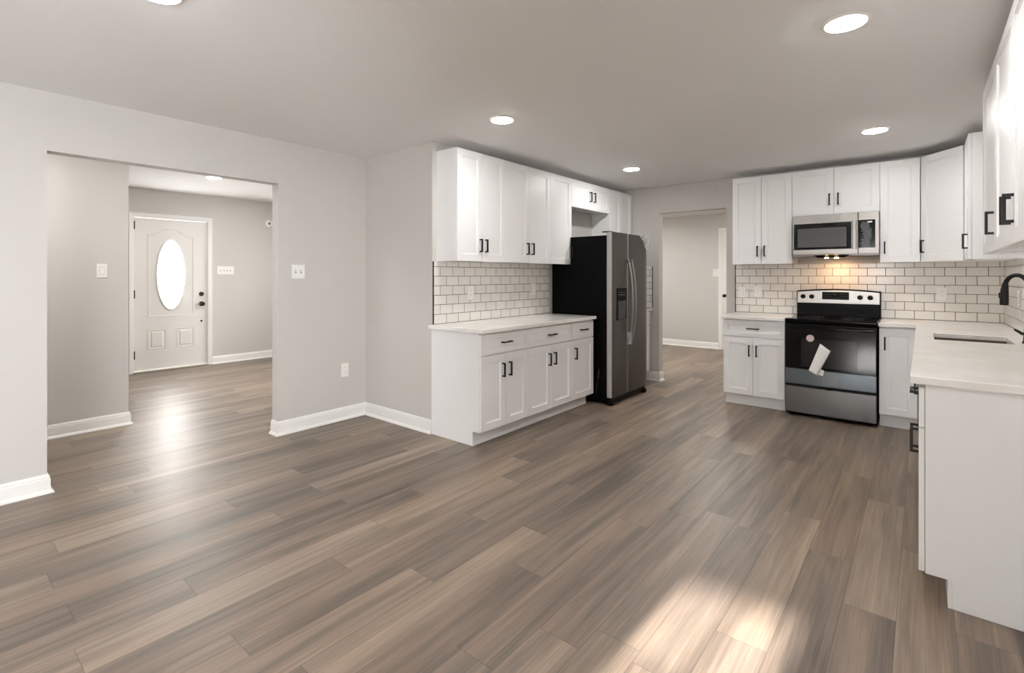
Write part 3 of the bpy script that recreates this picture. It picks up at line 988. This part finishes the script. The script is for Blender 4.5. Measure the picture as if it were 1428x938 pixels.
for x in (.03, SW - .07):
    for y in (.06, SD - .09):
        m = MB(); m.lathe([(.02, .0006), (.02, .006), (.012, .012)], 16, (x + .02, y + .02, 0)); m.obj('foot', 'blackplastic', st)
# paper leaflet taped to the oven door
m = MB()
A = Vector((-.722, .700)); Bp = Vector((-.640, .638)); Cc = Vector((-.742, .408)); Dd = Vector((-.812, .446))
nx, nz = 6, 12
V = {}
for i in range(nx + 1):
    for j in range(nz + 1):
        s_, t_ = i / nx, j / nz
        p = (A * (1 - s_) + Bp * s_) * (1 - t_) + (Dd * (1 - s_) + Cc * s_) * t_
        y = 5.3155 - .003 - .014 * sin(pi * s_) * (.3 + .7 * t_) - .012 * t_ * t_
        V[i, j] = m.b.verts.new((p.x, y, p.y))
for i in range(nx):
    for j in range(nz): m.b.faces.new((V[i, j], V[i + 1, j], V[i + 1, j + 1], V[i, j + 1]))
m.prism([(-.700, .406), (-.742, .412), (-.722, .470), (-.690, .455)], 'y', 5.312, 5.3128)
o = m.obj('paper_leaflet', 'paper', smooth=True)
so = o.modifiers.new('sheet', 'SOLIDIFY'); so.thickness = .0008
tag(o, 'white folded paper leaflet hanging askew on the oven door', 'paper')

# ------------------------------------------------------------------ microwave
mw = thing('microwave', 'over-the-range stainless microwave with black window above the stove', 'microwave', (-1.0, 5.622, 1.492), 0)
MW, MH = .697, .416
MD = BY - 5.622 - TT - .003
m = MB(); m.prism([(.030, .018), (.026, MH - .001), (MD, MH - .001), (MD, .0), (.075, .0)], 'x', .001, MW - .001); m.obj('body', 'steel', mw, bevel=.003)
m = MB(); m.prism([(.004, .026), (0, .04), (0, MH), (.025, MH), (.025, .026)], 'x', 0, .538); md = m.obj('door', 'steel', mw, bevel=.004)
MB().box(.012, .487, -.002, .0005, .082, .336).obj('window_frame', 'blackglass', md)
MB().box(.045, .448, -.003, -.0018, .105, .290).obj('window', 'mwwin', md)
m = MB(); m.prism([(.493, 0.0), (.493, -.010), (.500, -.016), (.522, -.016), (.529, -.010), (.529, 0.0)], 'z', .075, .345); m.obj('handle', 'steel', md, bevel=.002)
m = MB(); m.prism([(.004, .026), (0, .04), (0, MH), (.025, MH), (.025, .026)], 'x', .540, MW); mp_ = m.obj('control_panel', 'steel', mw, bevel=.004)
m = MB(); m.box(.541, .668, -.002, .0005, .086, .344, 0)
m.box(.610, .645, -.0026, -.0019, .318, .330, 2)
for i in range(3):
    for j in range(7):
        m.box(.560 + i * .034, .578 + i * .034, -.0026, -.0019, .105 + j * .027, .109 + j * .027, 1)
m.obj('keypad', ['blackglass', 'grey', 'plate'], mp_)
m = MB(); crumple(m, .555, .650, .09, .325, -.0035, .008, 8, 14, lambda u, v: 0.15 < u + .25 * sin(v * 9) * .4 < .8, seed=11); m.obj('keypad_film', 'thinfilm', mp_)
m = MB(); crumple(m, .25, .40, .345, .40, -.001, .006, 9, 6, seed=13); m.obj('film_patch', 'thinfilm', md)
# sloped black lamp housing under the front edge, with two warm lamps
m = MB(); n = 14
top = [(.19 + .27 * k / n, .0255 ) for k in range(n + 1)]
m.rings([[(.18, .010, .025), (.47, .010, .025), (.43, .030, .004), (.21, .030, .004)], [(.18, .028, .025), (.47, .028, .025), (.43, .060, .002), (.21, .060, .002)]])
lh = m.obj('lamp_housing', 'blackplastic', mw)
for x in (.285, .365):
    m = MB(); m.lathe([(.016, -.004), (.016, .003), (.008, .0035)], 18, (x, .036, 0)); m.obj('lamp', 'warmlens', lh)
ld_ = bpy.data.lights.new('cooktop_lamp', 'AREA'); ld_.shape = 'DISK'; ld_.size = .05; ld_.energy = .8; ld_.color = (1.0, .58, .28)
lo = bpy.data.objects.new('cooktop_lamp', ld_); COL.objects.link(lo); lo.parent = mw; lo.location = (.355, .20, -.004)

# ------------------------------------------------------------------ ceiling lights
def downlight(label, x, y, z, lens='lens'):
    t = thing('recessed_light', label, 'light', (x, y, z), 0, 'recessed ceiling lights')
    m = MB(); n = 40
    ring = lambda r, h: [(r * cos(2 * pi * k / n), r * sin(2 * pi * k / n), h) for k in range(n)]
    m.rings([ring(.096, -.0004), ring(.096, -.003), ring(.088, -.0075), ring(LENS_R + .001, -.0085), ring(LENS_R + .001, -.0004)], 0, False, False)
    m.obj('trim_ring', 'plate', t, smooth=True)
    m = MB(); m.rings([ring(LENS_R, -.001), ring(LENS_R, -.0095), ring(LENS_R * .8, -.0125), ring(LENS_R * .4, -.0138), ring(.004, -.014)]); m.obj('lens', lens, t, smooth=True)
    return t
downlight('round ceiling light above the left worktop, nearer of the two there', -2.325, 2.716, H)
downlight('round ceiling light in front of the refrigerator, farthest and smallest in the kitchen', -2.352, 4.83, H)
downlight('round ceiling light nearest the stove wall on the right', -.282, 4.735, H)
downlight('largest round ceiling light, upper right of the photo near the right wall cabinets', -.262, 2.640, H)
downlight('round ceiling light cut off by the top edge of the photo', -2.33, .63, H)
downlight('round ceiling light in the foyer, seen through the wide opening', -6.615, 2.37, 2.51, 'lens_foyer')
downlight('added unseen ceiling light over the floor behind the camera, right-hand one', -.26, .55, H)  # out of view, continues the lamp grid; added for fill
downlight('added unseen ceiling light far behind the camera, left-hand one', -2.39, -1.5, H)  # out of view, added for light from the front
downlight('added unseen ceiling light far behind the camera, right-hand one', -.26, -1.5, H)  # second rear light out of view, also added for front light
downlight('added unseen ceiling light in the hall straight beyond the doorway', -2.3, 7.3, H, 'lens_added_hall')  # out of view, added to brighten the hall
downlight('added unseen ceiling light at the left end of the hall beyond the doorway', -4.2, 7.8, H, 'lens_added_hall')  # another added hall light, hidden from the camera
downlight('added unseen ceiling light in the passage left of the wide opening', -4.62, .35, 2.51, 'lens_foyer')  # hidden from the camera, added to brighten the foyer partition
downlight('added unseen ceiling light at the far right side of the foyer', -6.4, 4.2, 2.51, 'lens_foyer')  # out of view, added as extra foyer light

# ------------------------------------------------------------------ switches, outlets, chime
def plate(name, label, cat, loc, rz, w=.072, h=.118, kind='toggle', gangs=1, group=None):
    """wall plate facing local -y"""
    t = thing(name, label, cat, loc, rz, group)
    m = MB(); m.box(-w / 2, w / 2, -.006, -.0004, -h / 2, h / 2); m.obj('plate', 'plate', t, bevel=.003)
    for g in range(gangs):
        x = (g - (gangs - 1) / 2) * .046
        if kind == 'toggle':
            MB().box(x - .006, x + .006, -.0066, -.0056, -.013, .013).obj('slot', 'plategap', t)
            m = MB(); m.prism([(-.006, -.004), (-.016, .006), (-.014, .011), (-.006, .006)], 'x', x - .004, x + .004); m.obj('toggle', 'plate', t)
        elif kind == 'rocker':
            MB().box(x - .0175, x + .0175, -.0064, -.0055, -.0345, .0345).obj('rocker_surround', 'plategap', t)
            m = MB(); m.prism([(-.006, -.033), (-.010, -.033), (-.0075, 0), (-.0085, .033), (-.006, .033)], 'x', x - .016, x + .016); m.obj('rocker', 'plate', t)
        else:
            for z in (-.020, .020):
                m = MB(); m.lathe([(.0165, -.0055), (.0165, -.0078), (.014, -.0082)], 20, (x, 0, z), 'y'); r_ = m.obj('receptacle', 'plate', t)
                m = MB()
                m.box(x - .007, x - .005, -.0088, -.0078, z - .002, z + .007); m.box(x + .005, x + .007, -.0088, -.0078, z - .002, z + .007)
                m.obj('slots', 'plategap', r_)
    return t
plate('light_switch', 'white two-gang light switch on the left wall right of the wide opening', 'switch', (LX, 2.130, 1.355), R90, .116, .118, 'toggle', 2)
plate('power_outlet', 'white power outlet low on the left wall near the inside corner', 'outlet', (LX, 2.574, .452), R90, .076, .125, 'outlet')
plate('light_switch', 'white single rocker switch on the foyer wall seen through the opening', 'switch', (FX, 1.076, 1.363), R90, .072, .118, 'rocker')
plate('light_switch', 'wide white four-gang switch beside the front door', 'switch', (EX, 3.100, 1.402), R90, .236, .122, 'toggle', 4)
plate('light_switch', 'white switch plate on the hall wall beyond the doorway', 'switch', (-2.875, HY, 1.375), 0, .12, .13, 'rocker', 2)
TK = KX + TT
plate('power_outlet', 'white power outlet in the tile above the left worktop, nearer the camera', 'outlet', (TK, 3.247, 1.165), R90, .074, .118, 'outlet')
plate('light_switch', 'white rocker switch in the tile above the left worktop, by the refrigerator', 'switch', (TK, 4.19, 1.178), R90, .074, .118, 'rocker')
TB = BY - TT
plate('light_switch', 'white rocker switch in the tile left of the stove, nearer the hall doorway', 'switch', (-1.572, TB, 1.135), 0, .074, .118, 'rocker')
plate('power_outlet', 'white power outlet in the tile left of the stove, nearer the stove', 'outlet', (-1.405, TB, 1.150), 0, .074, .118, 'outlet')
plate('power_outlet', 'white power outlet in the tile right of the stove above the corner worktop', 'outlet', (.135, TB, 1.155), 0, .074, .118, 'outlet')
plate('light_switch', 'white switch in the sink-wall tile at the right frame edge beside the faucet', 'switch', (RX - TT, 5.13, 1.155), -R90, .12, .118, 'rocker', 2)
ch = thing('smoke_detector', 'round white detector high on the entry wall by the opening edge', 'detector', (EX, 3.745, 2.165), 0)
m = MB(); m.lathe([(.062, .0005), (.062, .020), (.055, .030), (.040, .034), (.012, .036)], 36, (0, 0, 0), 'x'); m.obj('housing', 'plate', ch, smooth=True)
m = MB(); m.lathe([(.020, .0335), (.020, .040), (.015, .042)], 24, (0, 0, 0), 'x'); m.obj('test_button', 'plategap', ch, smooth=True)
